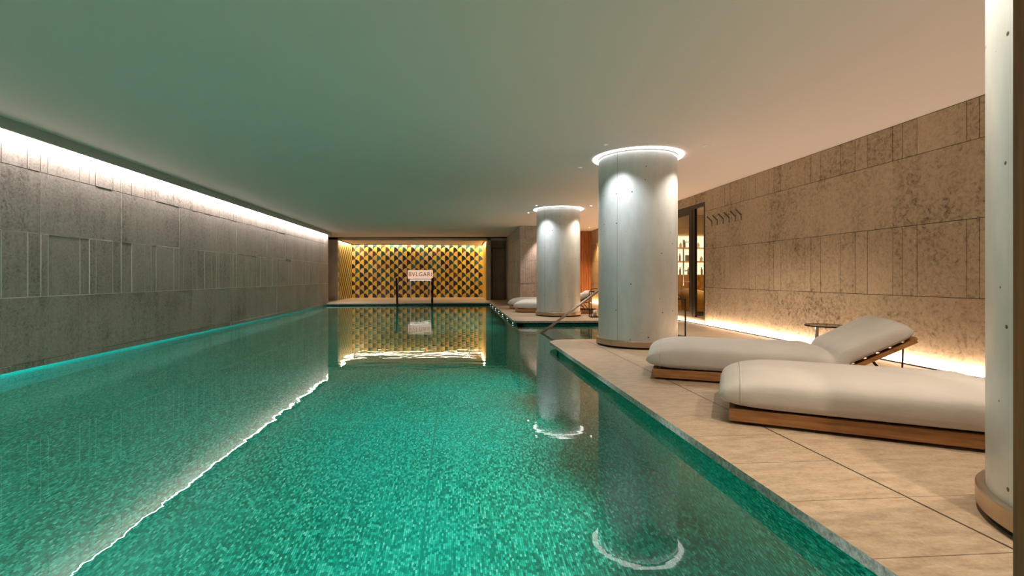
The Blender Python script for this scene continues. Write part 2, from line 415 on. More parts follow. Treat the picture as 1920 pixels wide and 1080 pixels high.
poolwall('wall_pool_right_far', ((1.145+B, 9.9+B), (1.145+B, END+.1)), (0.12, 0), -0.05, M['pool_wall_x'])
poolwall('wall_pool_far', ((-4.6, END+B), (1.4, END+B)), (0, 0.12), -0.05, M['pool_wall_y'])
poolwall('wall_pool_near', ((-4.6, NEAR_END-B), (1.5, NEAR_END-B)), (0, -0.12), -0.05, M['pool_wall_y'])
# black strips painting in the shade of the gap behind the slab edge
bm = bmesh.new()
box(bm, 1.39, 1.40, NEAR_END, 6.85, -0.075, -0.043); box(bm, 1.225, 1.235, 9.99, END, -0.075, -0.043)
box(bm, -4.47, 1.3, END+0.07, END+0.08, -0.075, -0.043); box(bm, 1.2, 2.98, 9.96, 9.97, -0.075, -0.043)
struct('trim_gutter_shade', bm, M['black'])
# water surface
bm = bmesh.new()
wv = [bm.verts.new((x, y, WATER)) for x, y in ((-4.62, NEAR_END-B), (1.40, NEAR_END-B), (1.40, 6.85), (2.99, 6.85), (2.99, 9.99), (1.235, 9.99), (1.235, END+B), (-4.62, END+B))]
bm.faces.new(wv)
wo = link('pool_water', bm, M['water'])
tag(wo, 'still green pool water with clear reflections between stone walls', 'water'); wo['kind'] = 'stuff'
# submerged steps in the bay
for i in range(4):
    bm = bmesh.new(); box(bm, 2.99-0.32*(i+1), 2.99-0.32*i, 6.86, 9.98, PD, -0.25-0.25*i); struct('trim_pool_step', bm, M['pool_wall_y'])

# ------------------------------------------------------------------ ceiling
bm = bmesh.new()
def cpt(x, y, dz=0): return bm.verts.new((x, y, zc(x)+dz))
def cslab(x0, x1, y0, y1, h=0.12):
    a = [cpt(x0, y0), cpt(x1, y0), cpt(x1, y1), cpt(x0, y1)]; b_ = [cpt(x0, y0, h), cpt(x1, y0, h), cpt(x1, y1, h), cpt(x0, y1, h)]
    bm.faces.new(a[::-1]); bm.faces.new(b_)
    for i in range(4): bm.faces.new((a[i], a[(i+1) % 4], b_[(i+1) % 4], b_[i]))
cslab(-4.36, 4.70, -2.6, 19.28)
cslab(-4.98, -4.36, 17.42, 19.28)
bmesh.ops.recalc_face_normals(bm, faces=bm.faces)
struct('ceiling', bm, M['ceiling'])
bm = bmesh.new(); box(bm, -4.382, -4.36, -2.6, 17.42, 2.325, 2.56); struct('trim_cove_fascia', bm, M['fascia'])
bm = bmesh.new(); box(bm, -4.60, -4.362, -2.6, 17.42, 2.50, 2.56); struct('trim_cove_top', bm, M['ceiling'])

# ------------------------------------------------------------------ stone walls built of slabs
def slabs(bm, face, nrm, bands, joints, gap=0.006, relief=0.0, thick=0.03, yr=None, axis='y', skip=None, zgap=None):
    """slabs in a plane x=face (axis y) or y=face (axis x); bands = [(z0, z1, joint list)]"""
    for z0, z1, jl in bands:
        js = sorted([yr[0]] + [j for j in jl if yr[0] < j < yr[1]] + [yr[1]])
        for a, b_ in zip(js, js[1:]):
            if skip and skip(a, b_, z0, z1): continue
            off = random.uniform(-relief, relief)
            f0 = face + nrm*off; f1 = face - nrm*thick
            g = gap/2; zg = (zgap or gap)/2
            x0, x1 = min(f0, f1), max(f0, f1)
            if axis == 'y': box(bm, x0, x1, a+g, b_-g, z0+zg, z1-zg)
            else: box(bm, a+g, b_-g, x0, x1, z0+zg, z1-zg)
random.seed(11)
def rnd_joints(a, b_, lo=0.10, hi=0.5):
    o = []; y = a
    while y < b_:
        o.append(y); y += random.choice((random.uniform(lo, lo*1.8), random.uniform(lo*1.8, hi)))
    return o
# left wall
LJ = rnd_joints(-2.5, 4.9) + [5.169, 5.466, 5.624, 5.724, 6.178, 6.325, 6.436, 6.736, 6.892, 7.098, 7.393, 7.541, 7.652, 8.108, 8.259, 8.378, 8.658, 8.806, 9.038, 9.32, 9.473, 9.601, 10.041, 10.163, 10.3, 10.573, 10.734, 11.045, 11.3, 11.52, 11.912, 12.232, 12.537, 12.75, 13.118, 13.409, 13.6, 13.927, 14.371, 14.6, 14.845, 15.2, 15.62, 15.85, 16.184, 16.5, 16.791]
faint = [j for i, j in enumerate(LJ) if i % 2 == 0]
bm = bmesh.new()
LX = -4.47
slabs(bm, LX, 1, [(0.0, 0.683, faint), (1.36, 2.02, faint)], LJ, gap=0.0012, relief=0.0015, yr=(-2.6, 17.38), zgap=0.008)
slabs(bm, LX, 1, [(0.683, 1.36, LJ), (2.02, 2.50, LJ)], LJ, gap=0.016, relief=0.0018, yr=(-2.6, 17.38), zgap=0.008)
slabs(bm, LX-0.0, 1, [(-0.066, 0.0, rnd_joints(-2.5, 17.3, 0.3, 1.3))], [], gap=0.006, relief=0.008, yr=(-2.6, 17.38), zgap=0.004)
nf = len(bm.faces)
box(bm, LX-0.15, LX-0.0025, -2.6, 17.38, 0.675, 1.372, 1)
box(bm, LX-0.25, LX-0.008, -2.6, 17.38, -0.065, 0.675, 2); box(bm, LX-0.15, LX-0.008, -2.6, 17.38, 1.372, 2.56, 2)
struct('wall_left', bm, [M['left_stone'], M['joint_pale'], M['joint_mid']])
# right wall, with the glass door opening between y 8.87 and 10.9
RJ = rnd_joints(-2.5, 3.85, 0.11, 0.48) + [4.021, 4.132, 4.615, 4.782, 4.893, 5.218, 5.384, 5.612, 5.935, 6.107, 6.215, 6.709, 6.863, 6.979, 7.305, 7.479, 7.701, 8.02, 8.193, 8.31, 8.57, 8.866] + rnd_joints(11.1, 16.6, 0.12, 0.5)
faintR = RJ[::3]
D0, D1, DT = 8.866, 10.9, 2.31
bm = bmesh.new()
for y0, y1, zlo in ((-2.6, D0, 0), (D1, 16.78, 0)):
    slabs(bm, 4.62, -1, [(0.005, 0.70, faintR), (1.418, 2.127, faintR)], [], gap=0.0008, relief=0.0, yr=(y0, y1), zgap=0.006)
    slabs(bm, 4.62, -1, [(0.70, 1.418, RJ), (2.127, 2.496, RJ)], [], gap=0.0065, relief=0.001, yr=(y0, y1), zgap=0.006)
slabs(bm, 4.62, -1, [(DT, 2.496, [9.9])], [], gap=0.0008, yr=(D0, D1), zgap=0.0)
box(bm, 4.628, 4.74, -2.6, D0, 0.0, 2.56, 1); box(bm, 4.628, 4.74, D1, 16.9, 0.0, 2.56, 1); box(bm, 4.628, 4.74, D0, D1, DT, 2.56, 1)
struct('wall_right', bm, [M['right_stone'], M['joint_dark']])
# back of the room behind the camera
bm = bmesh.new(); box(bm, -4.7, 4.8, -2.72, -2.6, -0.1, 2.6); struct('wall_near', bm, M['portal'])

# stone block projecting at the far right
bm = bmesh.new()
BX0, BX1, BY0, BY1 = 1.93, 3.55, 15.1, 20.2
slabs(bm, BY0, -1, [(0.0, 0.70, [2.6]), (0.70, 1.42, [2.1, 2.3, 2.42, 2.7, 2.95, 3.1, 3.3]), (1.42, 2.12, [2.3, 2.9]), (2.12, 2.48, [2.1, 2.42, 2.7, 3.1])], [], gap=0.006, relief=0.003, yr=(BX0, BX1), axis='x')
slabs(bm, BX0, -1, [(0.0, 0.70, [17]), (0.70, 1.42, [15.5, 15.9, 16.6, 17.2, 18.1, 18.8]), (1.42, 2.12, [16.4, 18]), (2.12, 2.478, [15.6, 16.5, 17.4, 18.5])], [], gap=0.006, relief=0.003, yr=(BY0+0.03, BY1), axis='y')
box(bm, BX0+0.01, BX1, BY0+0.01, BY1, 0, 2.6, 1)
struct('wall_block', bm, [M['left_stone'], M['joint_mid']])
bm = bmesh.new(); box(bm, BX1-0.1, 4.8, 16.76, 16.9, 0, 2.56)
for i in range(12): box(bm, 3.6+i*0.085, 3.6+i*0.085+0.07, 16.745, 16.765, 0.0, 2.49)
struct('wall_wood_panel', bm, M['wood_red'])

# ------------------------------------------------------------------ far portal wall, alcove and side door
bm = bmesh.new()
box(bm, -4.98, -4.60, 19.3, 19.42, 0, 2.44)          # left jamb
box(bm, 1.15, 1.30, 19.3, 20.2, 0, 2.47)             # right jamb
box(bm, -4.98, 1.95, 19.3, 19.42, 2.345, 2.425)      # lintel
struct('wall_far', bm, M['portal'])
bm = bmesh.new(); box(bm, -4.98, 1.95, 19.285, 19.30, 2.43, 2.60); box(bm, -4.9, -4.5, 17.4, 17.43, -0.04, 2.45); struct('trim_shadow_gap', bm, M['black'])
bm = bmesh.new(); box(bm, -5.06, -4.98, 17.4, 19.5, 0, 2.6); struct('wall_far_left', bm, M['portal'])
bm = bmesh.new(); box(bm, -4.8, 1.3, 21.87, 21.97, -0.02, 2.5); struct('wall_alcove_back', bm, M['fan_back'])
bm = bmesh.new(); box(bm, -4.72, -4.59, 19.42, 21.9, 0, 2.5); struct('wall_alcove_left', bm, M['fan_side'])
bm = bmesh.new(); box(bm, 1.12, 1.15, 19.42, 21.9, 0, 2.5); struct('wall_alcove_right', bm, M['gold_tile'])
bm = bmesh.new(); box(bm, -4.50, 1.04, 19.42, 21.77, 2.33, 2.40); struct('ceiling_alcove', bm, M['ceiling'])
bm = bmesh.new(); box(bm, -4.75, 1.3, 19.40, 22.0, 2.50, 2.58); struct('ceiling_alcove_top', bm, M['ceiling'])
bm = bmesh.new(); box(bm, 1.15, 2.0, 20.2, 20.3, 0, 2.6); struct('wall_far_right', bm, M['dark_stone'])
bm = bmesh.new(); box(bm, 1.29, 2.0, 19.42, 20.25, 2.49, 2.6); struct('ceiling_passage', bm, M['ceiling'])
bm = bmesh.new(); box(bm, 1.42, 1.93, 20.175, 20.198, 0.005, 2.08); d_ = struct('door_1', bm, M['dark_stone'])
bm = bmesh.new()
for q in ((1.40, 1.42, 0, 2.10), (1.42, 1.93, 2.08, 2.10)): box(bm, q[0], q[1], 20.18, 20.197, q[2], q[3])
link('door_frame', bm, M['black'], d_)

# console table with the lit sign in the alcove
t = thing('console_table', 'slim console with thin pale legs under the lit sign, in front of the fan mosaic', 'table', (-1.48, 19.75, 0))
bm = bmesh.new(); box(bm, -0.46, 0.46, -0.16, 0.16, 0.79, 0.835, 0, 0.004); link('tabletop', bm, plain('console_white', (0.8, 0.74, 0.68), 0.4), t)
bm = bmesh.new(); box(bm, -0.40, 0.40, -0.12, 0.12, 0.772, 0.789); link('light_strip', bm, emissive('console_led', (1, 0.9, 0.82), 2.2), t)
leg_m = plain('pale_metal', (0.7, 0.6, 0.48), 0.35, 0.4)
for sx in (-1, 1):
    for sy in (-1, 1):
        bm = bmesh.new(); tube(bm, [(sx*0.40, sy*0.12, 0.772), (sx*0.37, sy*0.14, 0.0)], 0.011, 8); link('leg', bm, leg_m, t)
t = thing('sign_box', 'pale pink lit sign box with capital lettering, standing on the console', 'sign', (-1.48, 19.72, 0.836))
bm = bmesh.new(); box(bm, -0.49, 0.49, -0.05, 0.05, 0, 0.345, 0, 0.006); link('sign_panel', bm, plain('sign_pink', (0.80, 0.62, 0.52), 0.5, emit=(1.0, 0.66, 0.50), estr=0.55), t)
cu = bpy.data.curves.new('sign_letters', 'FONT'); cu.body = 'BVLGARI'; cu.size = 0.235; cu.align_x = 'CENTER'; cu.extrude = 0.004; cu.space_character = 1.12
tmp = bpy.data.objects.new('sign_letters_tmp', cu); C.objects.link(tmp); bpy.context.view_layer.update()
me = bpy.data.meshes.new_from_object(tmp.evaluated_get(bpy.context.evaluated_depsgraph_get())); bpy.data.objects.remove(tmp)
me.materials.clear(); me.materials.append(plain('letter_brown', (0.16, 0.07, 0.04), 0.5))
lo = bpy.data.objects.new('sign_letters', me); C.objects.link(lo); lo.parent = t; lo.location = (0, -0.056, 0.095); lo.rotation_euler = (R(90), 0, 0)
xs = [v.co.x for v in me.vertices]; sc_ = 0.90/(max(xs)-min(xs)); mid = (max(xs)+min(xs))/2
for v in me.vertices: v.co.x = (v.co.x-mid)*sc_

# far pool handrails
for i, (x, lab, lean) in enumerate(((-2.10, 'dark steel pool handrail at the far end, left of the sign', 0.06), (-0.885, 'dark steel pool handrail at the far end, right of the sign', 0.0))):
    t = thing('pool_handrail', lab, 'handrail', (x, 17.5, 0), 0, 'handrails at the far pool end')
    bm = bmesh.new(); bar(bm, (-lean, 0.10, 0.86), (lean*0.3, -0.32, 0.02), 0.075, 0.03); bar(bm, (lean*0.3, -0.32, 0.04), (lean*0.3, -0.32, -0.55), 0.06, 0.03, (0, 1, 0)); link('rail', bm, M['bronze_dark'], t)
    bm = bmesh.new(); bar(bm, (-lean, 0.12, 0.87), (-lean, 0.12, 0.0), 0.035, 0.03, (0, 1, 0)); link('post', bm, M['steel'], t)
    bm = bmesh.new(); box(bm, -lean-0.05, -lean+0.05, 0.07, 0.17, 0.0, 0.008); link('base_plate', bm, M['steel'], t)

# stair handrail in the bay
t = thing('stair_handrail', 'flat bronze stair handrail rising out of the water behind the nearest full column', 'handrail', (1.2, 7.0, 0))
t.location = (0, 0, 0)
RA = Vector((1.36, 7.93, WATER-0.35)); RK = Vector((1.454, 8.458, WATER)); RB = Vector((2.80, 9.009, 0.768))
RAILS = [RA, RK, RB]

# ------------------------------------------------------------------ columns
def column(x, y, lab, ring_on=True, a0=0.0):
    t = thing('column', lab, 'column', (x, y, 0), a0, 'round white columns in a row along the deck')
    H = zc(x)
    bm = bmesh.new(); prof = [(0.507, 0.03), (0.507, H-0.002)]
    lathe(bm, prof, 128); link('shaft', bm, M['column'], t, True)
    bm = bmesh.new()                                    # vertical seams between the curved sheets
    for k_ in range(2):
        a = R(180*k_)
        p = Vector((math.cos(a)*0.5075, math.sin(a)*0.5075, 0)); bar(bm, p+Vector((0, 0, 0.10)), p+Vector((0, 0, H-0.03)), 0.004, 0.004)
    link('seam', bm, plain('seam_grey', (0.30, 0.32, 0.31), 0.5), t)
    bm = bmesh.new(); lathe(bm, [(0.508, 0.025), (0.533, 0.025), (0.536, 0.03), (0.536, 0.092), (0.533, 0.096), (0.508, 0.096)], 128, closed=True)
    link('base_ring', bm, M['brass'], t, False)
    bm = bmesh.new(); lathe(bm, [(0.49, 0.0), (0.515, 0.0), (0.515, 0.026), (0.49, 0.026)], 96, closed=True); link('base_recess', bm, M['black'], t)
    bm = bmesh.new(); lathe(bm, [(0.512, H-0.012), (0.582, H-0.012), (0.582, H-0.001), (0.512, H-0.001)], 128, closed=True)
    link('light_ring', bm, M['led'], t)
    bm = bmesh.new(); lathe(bm, [(0.503, H-0.022), (0.512, H-0.022), (0.512, H-0.002), (0.503, H-0.002)], 96, closed=True); link('shadow_joint', bm, M['joint_mid'], t)
    return t
COLS = [(2.387, 6.377), (2.355, 11.37), (2.387, 1.385)]
column(*COLS[0], 'large round white column in the middle, its full height in view, ringed by light', a0=R(221.0))
column(*COLS[1], 'round white column farther back between the two full ones and the far wall, ringed by light', a0=R(222))
column(*COLS[2], 'nearest round white column, cut by the right edge of the picture', a0=R(30))

# recessed spotlights round the columns
LT = (0.97, 0.98, 1.0)
def downlight(x, y, lab, power, col=LT, size=98, aim=None, lens='led_soft'):
    z = zc(x)
    t = thing('recessed_spotlight', lab, 'spotlight', (x, y, z), 0, 'small recessed spotlights round the columns')
    bm = bmesh.new(); lathe(bm, [(0.026, -0.001), (0.028, -0.004), (0.038, -0.004), (0.040, -0.0005)], 24); link('trim_ring', bm, M['ceiling'], t, True)
    bm = bmesh.new(); vs = [bm.verts.new((0.026*math.cos(2*math.pi*i/20), 0.026*math.sin(2*math.pi*i/20), -0.0015)) for i in range(20)]; bm.faces.new(vs[::-1]); link('lens', bm, M[lens], t)
    spot('spotlight_beam', (x, y, z-0.012), aim or (x, y, 0), power, col, size)
names = ['nearest column', 'middle column', 'farthest column']
spots = []
for ci, (cx, cy) in enumerate(COLS):
    nm = ('the middle column', 'the farthest column', 'the nearest column')[ci]
    for a, where in ((225, 'on its near pool side'), (315, 'on its near wall side'), (135, 'on its far pool side'), (45, 'on its far wall side')):
        downlight(cx+0.87*math.cos(R(a)), cy+0.87*math.sin(R(a)), 'small round ceiling spotlight beside %s, %s' % (nm, where), (115 if ci == 2 else 80) if a in (225, 135) else 100, LT if a in (225, 135) and ci < 2 else (1.0, 0.86, 0.70), size=112, lens='led_soft' if ci == 1 else 'led_dim')
# two spotlights at the stone block
downlight(2.50, 14.82, 'small ceiling spotlight in front of the projecting stone block', 150, (1.0, 0.74, 0.60), 62)
downlight(4.25, 15.6, 'small ceiling spotlight near the red wood panel', 160, (1.0, 0.74, 0.36), 100)

# ------------------------------------------------------------------ stair handrail parts
bm = bmesh.new(); bar(bm, RK+(RK-RB).normalized()*0.35, RB, 0.05, 0.028); link('rail', bm, M['rail'], t)
t_rail = t
bm = bmesh.new(); bar(bm, RB-Vector((0.10, 0.045, 0.08)), Vector((RB.x-0.10, RB.y-0.045, -0.3)), 0.03, 0.03, (0, 1, 0)); link('post', bm, M['rail'], t)

# ------------------------------------------------------------------ foot light of the right wall
bm = bmesh.new(); box(bm, 4.583, 4.597, -2.5, 16.7, 0.012, 0.026)
o = struct('trim_wall_light', bm, M['led_warm'])
bm = bmesh.new(); box(bm, 4.572, 4.615, -2.5, 16.7, 0.0, 0.010); struct('trim_wall_light_channel', bm, M['bronze_dark'])

# small lights in the far deck edge
bm0 = None
for i in range(7):
    y = 17.1-i*1.16
    bm = bmesh.new(); lathe(bm, [(0.001, 0.0), (0.009, 0.0), (0.009, 0.012), (0.001, 0.012)], 14)
    bmesh.ops.rotate(bm, verts=bm.verts, matrix=Matrix.Rotation(R(-90), 3, 'Y'))
    o = link('edge_light', bm, M['led_edge'], None, True, (1.150, y, -0.060))
    tag(o, 'tiny light under the far deck edge, %s from the far pool corner' % ('first','second','third','fourth','fifth','sixth','seventh')[i], 'light', 'tiny lights along the far deck edge')

# ------------------------------------------------------------------ loungers
def make_lounger(lab, deg=30.0):
    t = thing('sun_lounger', lab, 'sun lounger', (0, 0, 0), 0, 'sun loungers with thick cream mattresses')
    L, W, ZF = 1.98, 0.76, 0.092
    bm = bmesh.new()                                     # wooden base frame: rails all round and slats
    box(bm, 0, L, 0.0, 0.035, 0.018, ZF, 0, 0.004); box(bm, 0, L, W-0.035, W, 0.018, ZF, 0, 0.004)
    box(bm, 0.001, 0.035, 0.036, W-0.036, 0.018, ZF, 0, 0.003); box(bm, L-0.035, L-0.001, 0.036, W-0.036, 0.018, ZF, 0, 0.003)
    for i in range(14): box(bm, 0.06+i*0.094, 0.06+i*0.094+0.07, 0.036, W-0.036, 0.065, 0.085)
    link('frame', bm, M['wood'], t)
    for fx, fy in ((0.10, 0.03), (0.10, W-0.09), (L-0.16, 0.03), (L-0.16, W-0.09)):
        bm = bmesh.new(); box(bm, fx, fx+0.06, fy, fy+0.06, 0.0, 0.018); link('foot', bm, M['black_metal'], t)
    # backrest
    HX, HZ, A, BL = 1.32, 0.105, R(deg), 0.63
    ca, sa = math.cos(A), math.sin(A)
    def bp(s_, n_=0.0): return (HX+s_*ca-n_*sa, HZ+s_*sa+n_*ca)
    bm = bmesh.new()
    for y in (0.0, W-0.045):
        (x0, z0), (x1, z1) = bp(0), bp(BL)
        bar(bm, (x0, y+0.0225, z0), (x1, y+0.0225, z1), 0.045, 0.03)
    for i in range(7):
        s0 = 0.04+i*0.092; (x0, z0), (x1, z1) = bp(s0), bp(s0+0.062)
        bar(bm, ((x0+x1)/2, 0.045, (z0+z1)/2), ((x0+x1)/2, W-0.045, (z0+z1)/2), 0.062, 0.018, (-sa, 0, ca))
    link('backrest_frame', bm, M['wood'], t)
    bm = bmesh.new(); x1, z1 = bp(0.33, -0.02)
    for y in (0.12, W-0.12): bar(bm, (x1, y, z1), (x1+0.13, y, 0.085), 0.03, 0.014)
    bar(bm, (x1+0.13, 0.12, 0.092), (x1+0.13, W-0.12, 0.092), 0.02, 0.02)
    link('prop', bm, M['bronze_dark'], t)
    bm = bmesh.new(); x1, z1 = bp(0.565, -0.016); tube(bm, [(x1, 0.10, z1), (x1-0.01, 0.10, 0.09)], 0.006, 8); link('support_rod', bm, M['bronze_dark'], t)
    bm = bmesh.new(); x1, z1 = bp(0.47, -0.016)
    tube(bm, [(x1, 0.3, z1), (x1-0.012, 0.3, z1-0.03), (x1-0.016, 0.3, z1-0.06)], 0.003, 6); tube(bm, [(x1, 0.33, z1), (x1+0.006, 0.33, z1-0.03), (x1+0.004, 0.33, z1-0.06)], 0.003, 6)
    bar(bm, (x1-0.05, 0.315, z1-0.066), (x1+0.045, 0.315, z1-0.066), 0.02, 0.014); link('handle', bm, M['bronze_dark'], t)
    # mattress: a thick stuffed pad swept along the seat and up the backrest
    T, OV = 0.243, 0.06
    flat = HX+0.07; total = OV+flat+BL-0.06; N = 64; SEG = 40
    ys0, ys1 = -0.03, W+0.03
    bm = bmesh.new(); rings = []
    for i in range(N+1):
        q = i/N; 
        # denser stations at both ends
        e = (1-math.cos(math.pi*q))/2; s_ = (0.55*q+0.45*e)*total
        rf = 0.40; rb = 0.12
        tf = 1.0
        if s_ < rf: tf = (1-(1-s_/rf)**2.6)**(1/2.3)
        if s_ > total-rb: tf = min(tf, (1-((s_-(total-rb))/rb)**2.4)**(1/2.2) if s_ < total else 0.0)
        tf = max(tf, 0.05)
        wf = 1.0
        if s_ < 0.16: wf = 0.86+0.14*(1-(1-s_/0.16)**2)**0.5
        if s_ > total-0.16: wf = 0.84+0.16*(max(0, 1-((s_-(total-0.16))/0.16)**2))**0.5
        hb = min(1, max(0, (s_-flat+0.1)/0.2)); th = T*tf*(1.0-0.26*hb)
        x_ = s_-OV
        # bottom line with a smooth bend at the hinge
        bend = 0.07
        if x_ < flat-bend: bx, bz, ang = x_, ZF-0.006, 0.0
        elif x_ > flat+bend:
            k_ = x_-flat; bx, bz = flat+k_*ca, HZ+0.03+(0.07+k_)*sa*0.98; ang = A
        else:
            u_ = (x_-(flat-bend))/(2*bend); ang = A*u_*u_*(3-2*u_)
            p0 = Vector((flat-bend, ZF-0.006)); p1 = Vector((flat, ZF)); p2 = Vector((flat+bend*ca, HZ+0.03+(0.07+bend)*sa*0.98))
            pp = p0*(1-u_)**2+p1*2*u_*(1-u_)+p2*u_*u_; bx, bz = pp
        nx, nz = -math.sin(ang), math.cos(ang)
        lift = (T-th)*0.30 if s_ < rf else (T*0.74-th)*0.25 if s_ > total-rb else 0.0
        cx_, cz_ = bx+nx*(th/2+lift), bz+nz*(th/2+lift)
        ring = []
        yc = (ys0+ys1)/2; hw = (ys1-ys0)/2*wf
        for j in range(SEG):
            a = 2*math.pi*j/SEG; c_, s2 = math.cos(a), math.sin(a)
            ex = 2/2.9 if s2 > 0 else 2/5.0
            py = hw*math.copysign(abs(c_)**ex, c_); pz = th/2*math.copysign(abs(s2)**ex, s2)
            if pz > 0: pz *= 1.0-0.10*(abs(py)/max(hw, 1e-4))**2       # crowned top
            ring.append(bm.verts.new((cx_+nx*pz, yc+py, cz_+nz*pz)))
        rings.append(ring)
    for i in range(N):
        for j in range(SEG): bm.faces.new((rings[i][j], rings[i][(j+1) % SEG], rings[i+1][(j+1) % SEG], rings[i+1][j]))
    for rg, fl in ((rings[0], False), (rings[-1], True)):
        bm.faces.new(rg if fl else rg[::-1])
    bmesh.ops.recalc_face_normals(bm, faces=bm.faces)
    mt = link('mattress', bm, M['fabric'], t, True)
    # piping round the foot end, set a little in from the end
    me_ = mt.data; idx0 = 6*SEG
    pts = [me_.vertices[idx0+j].co.copy() for j in range(SEG)]
    bm = bmesh.new(); n_ = len(pts); rr = 0.0035; rgs = []
    cen = sum(pts, Vector())/n_
    for j, p in enumerate(pts):
        outw = (p-cen); outw.x = 0; outw.normalize()
        rgs.append([bm.verts.new(p+outw*(0.002+rr*math.cos(b_))+Vector((rr*math.sin(b_), 0, 0))) for b_ in [2*math.pi*q/6 for q in range(6)]])
    for j in range(n_):
        for q in range(6): bm.faces.new((rgs[j][q], rgs[j][(q+1) % 6], rgs[(j+1) % n_][(q+1) % 6], rgs[(j+1) % n_][q]))
    bmesh.ops.recalc_face_normals(bm, faces=bm.faces)
    pi = link('piping', bm, M['fabric'], mt, True)
    return t
l1 = make_lounger('cream sun lounger behind the nearest one, its raised backrest in full view')
l1.location = (1.70, 4.17, 0); l1.rotation_euler = (0, 0, math.atan2(-0.28, 0.61))
l2 = make_lounger('nearest cream sun lounger, its head end hidden by the column at the right', 4)
l2.location = (1.648, 2.873, 0); l2.rotation_euler = (0, 0, math.atan2(-0.584, 1.005))
dup(l1, (1.46, 12.36, 0), math.atan2(-0.24, 0.61), 'far cream sun lounger directly behind the farther column')
dup(l1, (1.44, 13.65, 0), math.atan2(-0.24, 0.61), 'farthest cream sun lounger, mostly hidden by the one in front of it')

# side table by the right wall
t = thing('side_table', 'small round glass side table between the lounger and the right stone wall', 'table', (4.10, 5.19, 0))
zt = 0.355
bm = bmesh.new(); lathe(bm, [(0.0005, zt-0.008), (0.198, zt-0.008), (0.20, zt-0.004), (0.198, zt), (0.0005, zt)], 64); link('tabletop', bm, M['glass'], t, False)
bm = bmesh.new(); lathe(bm, [(0.199, zt-0.012), (0.204, zt-0.012), (0.204, zt+0.002), (0.199, zt+0.002)], 64, closed=True); link('rim', bm, M['bronze_dark'], t)
for a in (200, 320, 80):
    bm = bmesh.new(); tube(bm, [(0.165*math.cos(R(a)), 0.165*math.sin(R(a)), zt-0.008), (0.165*math.cos(R(a)), 0.165*math.sin(R(a)), 0.0)], 0.013, 14); link('leg', bm, M['steel'], t, True)

# lanterns
def make_lantern(lab, loc, rz):
    t = thing('floor_lantern', lab, 'lantern', loc, rz, 'open black metal floor lanterns')
    s, h = 0.11, 0.56
    for sx in (-1, 1):
        for sy in (-1, 1):
            bm = bmesh.new(); box(bm, sx*s-0.008, sx*s+0.008, sy*s-0.008, sy*s+0.008, 0.02, h); link('corner_post', bm, M['black_metal'], t)
    bm = bmesh.new(); box(bm, -s-0.012, s+0.012, -s-0.012, s+0.012, 0.0, 0.02, 0, 0.003); link('base', bm, M['black_metal'], t)
    bm = bmesh.new()
    for q in ((-s-.01, s+.01, -s-.01, -s+.01), (-s-.01, s+.01, s-.01, s+.01), (-s-.01, -s+.01, -s+.01, s-.01), (s-.01, s+.01, -s+.01, s-.01)): box(bm, *q, h, h+0.016)
    link('top_frame', bm, M['black_metal'], t)
    bm = bmesh.new(); tube(bm, [(0.0+s*math.cos(R(a)), 0, h+0.01+0.075*math.sin(R(a))) for a in range(0, 181, 15)], 0.006, 8); link('handle', bm, M['black_metal'], t, True)
    bm = bmesh.new(); lathe(bm, [(0.0005, 0.021), (0.04, 0.021), (0.04, 0.15), (0.035, 0.155), (0.0005, 0.155)], 24); link('candle', bm, plain('candle_wax', (0.75, 0.66, 0.52), 0.6), t, True)
    return t
ln = make_lantern('black open lantern beside the middle column, in front of the glass door', (3.235, 7.12, 0), R(8))
dup(ln, (3.06, 10.75, 0), R(-5), 'black open lantern seen between the two full columns')

# ------------------------------------------------------------------ hooks on the right wall
def make_hook(lab, y, z, grp):
    t = thing('wall_hook', lab, 'hook', (4.62, y, z), 0, grp)
    bm = bmesh.new(); box(bm, -0.008, -0.0005, -0.012, 0.012, -0.09, 0.01, 0, 0.001); link('plate', bm, M['rail'], t)
    bm = bmesh.new(); bar(bm, (-0.006, 0, -0.004), (-0.075, 0.03, 0.085), 0.022, 0.012, (0, 1, 0)); link('peg', bm, M['rail'], t)
    return t
hk = None
order = ['first', 'second', 'third', 'fourth', 'fifth', 'sixth']
for i, (y, z) in enumerate(((8.62, 1.915), (8.43, 1.915), (8.235, 1.915), (8.05, 1.915), (7.86, 1.915), (7.69, 1.915))):
    lab = 'bronze wall hook, %s of the six counted from the glass door' % order[i]
    if hk is None: hk = make_hook(lab, y, z, 'bronze hooks in a row on the right stone wall')
    else: dup(hk, (4.62, y, z), 0, lab)
ORDH = ('first', 'second', 'third')
for i, y in enumerate((16.3, 16.05, 15.8)):
    dup(hk, (4.62, y, 1.915), 0, 'small bronze hook far down the right wall, %s from the red wood panel' % ORDH[i], 'three hooks at the far end of the right wall')

# ------------------------------------------------------------------ glass door and the lit shelves behind it
t = struct('door_2', bmesh.new(), M['bronze_dark'])
DX0, DX1 = 4.63, 4.69
def dpart(name, lst, mat):
    bm = bmesh.new()
    for q in lst: box(bm, *q)
    return link(name, bm, mat, t)
dpart('door_frame', [(DX0, DX1, D0, D0+0.07, 0, DT), (DX0, DX1, D1-0.07, D1, 0, DT), (DX0, DX1, D0+0.07, D1-0.07, DT-0.075, DT), (DX0, DX1, D0+0.07, D1-0.07, 0.03, 0.11)], M['bronze_dark'])
dpart('door_leaf', [(DX0+0.005, DX1-0.005, 9.30, 9.40, 0.11, DT-0.075), (DX0-0.0, DX1, 9.405, 9.53, 0.11, DT-0.075), (DX0+0.005, DX1-0.005, 9.53, D1-0.07, 2.14, DT-0.075), (DX0+0.005, DX1-0.005, 9.53, D1-0.07, 0.11, 0.20)], M['bronze_dark'])
dpart('pane', [(4.655, 4.663, D0+0.07, 9.30, 0.11, DT-0.075)], M['glass'])
dpart('pane', [(4.655, 4.663, 9.53, D1-0.07, 0.20, 2.14)], M['glass'])
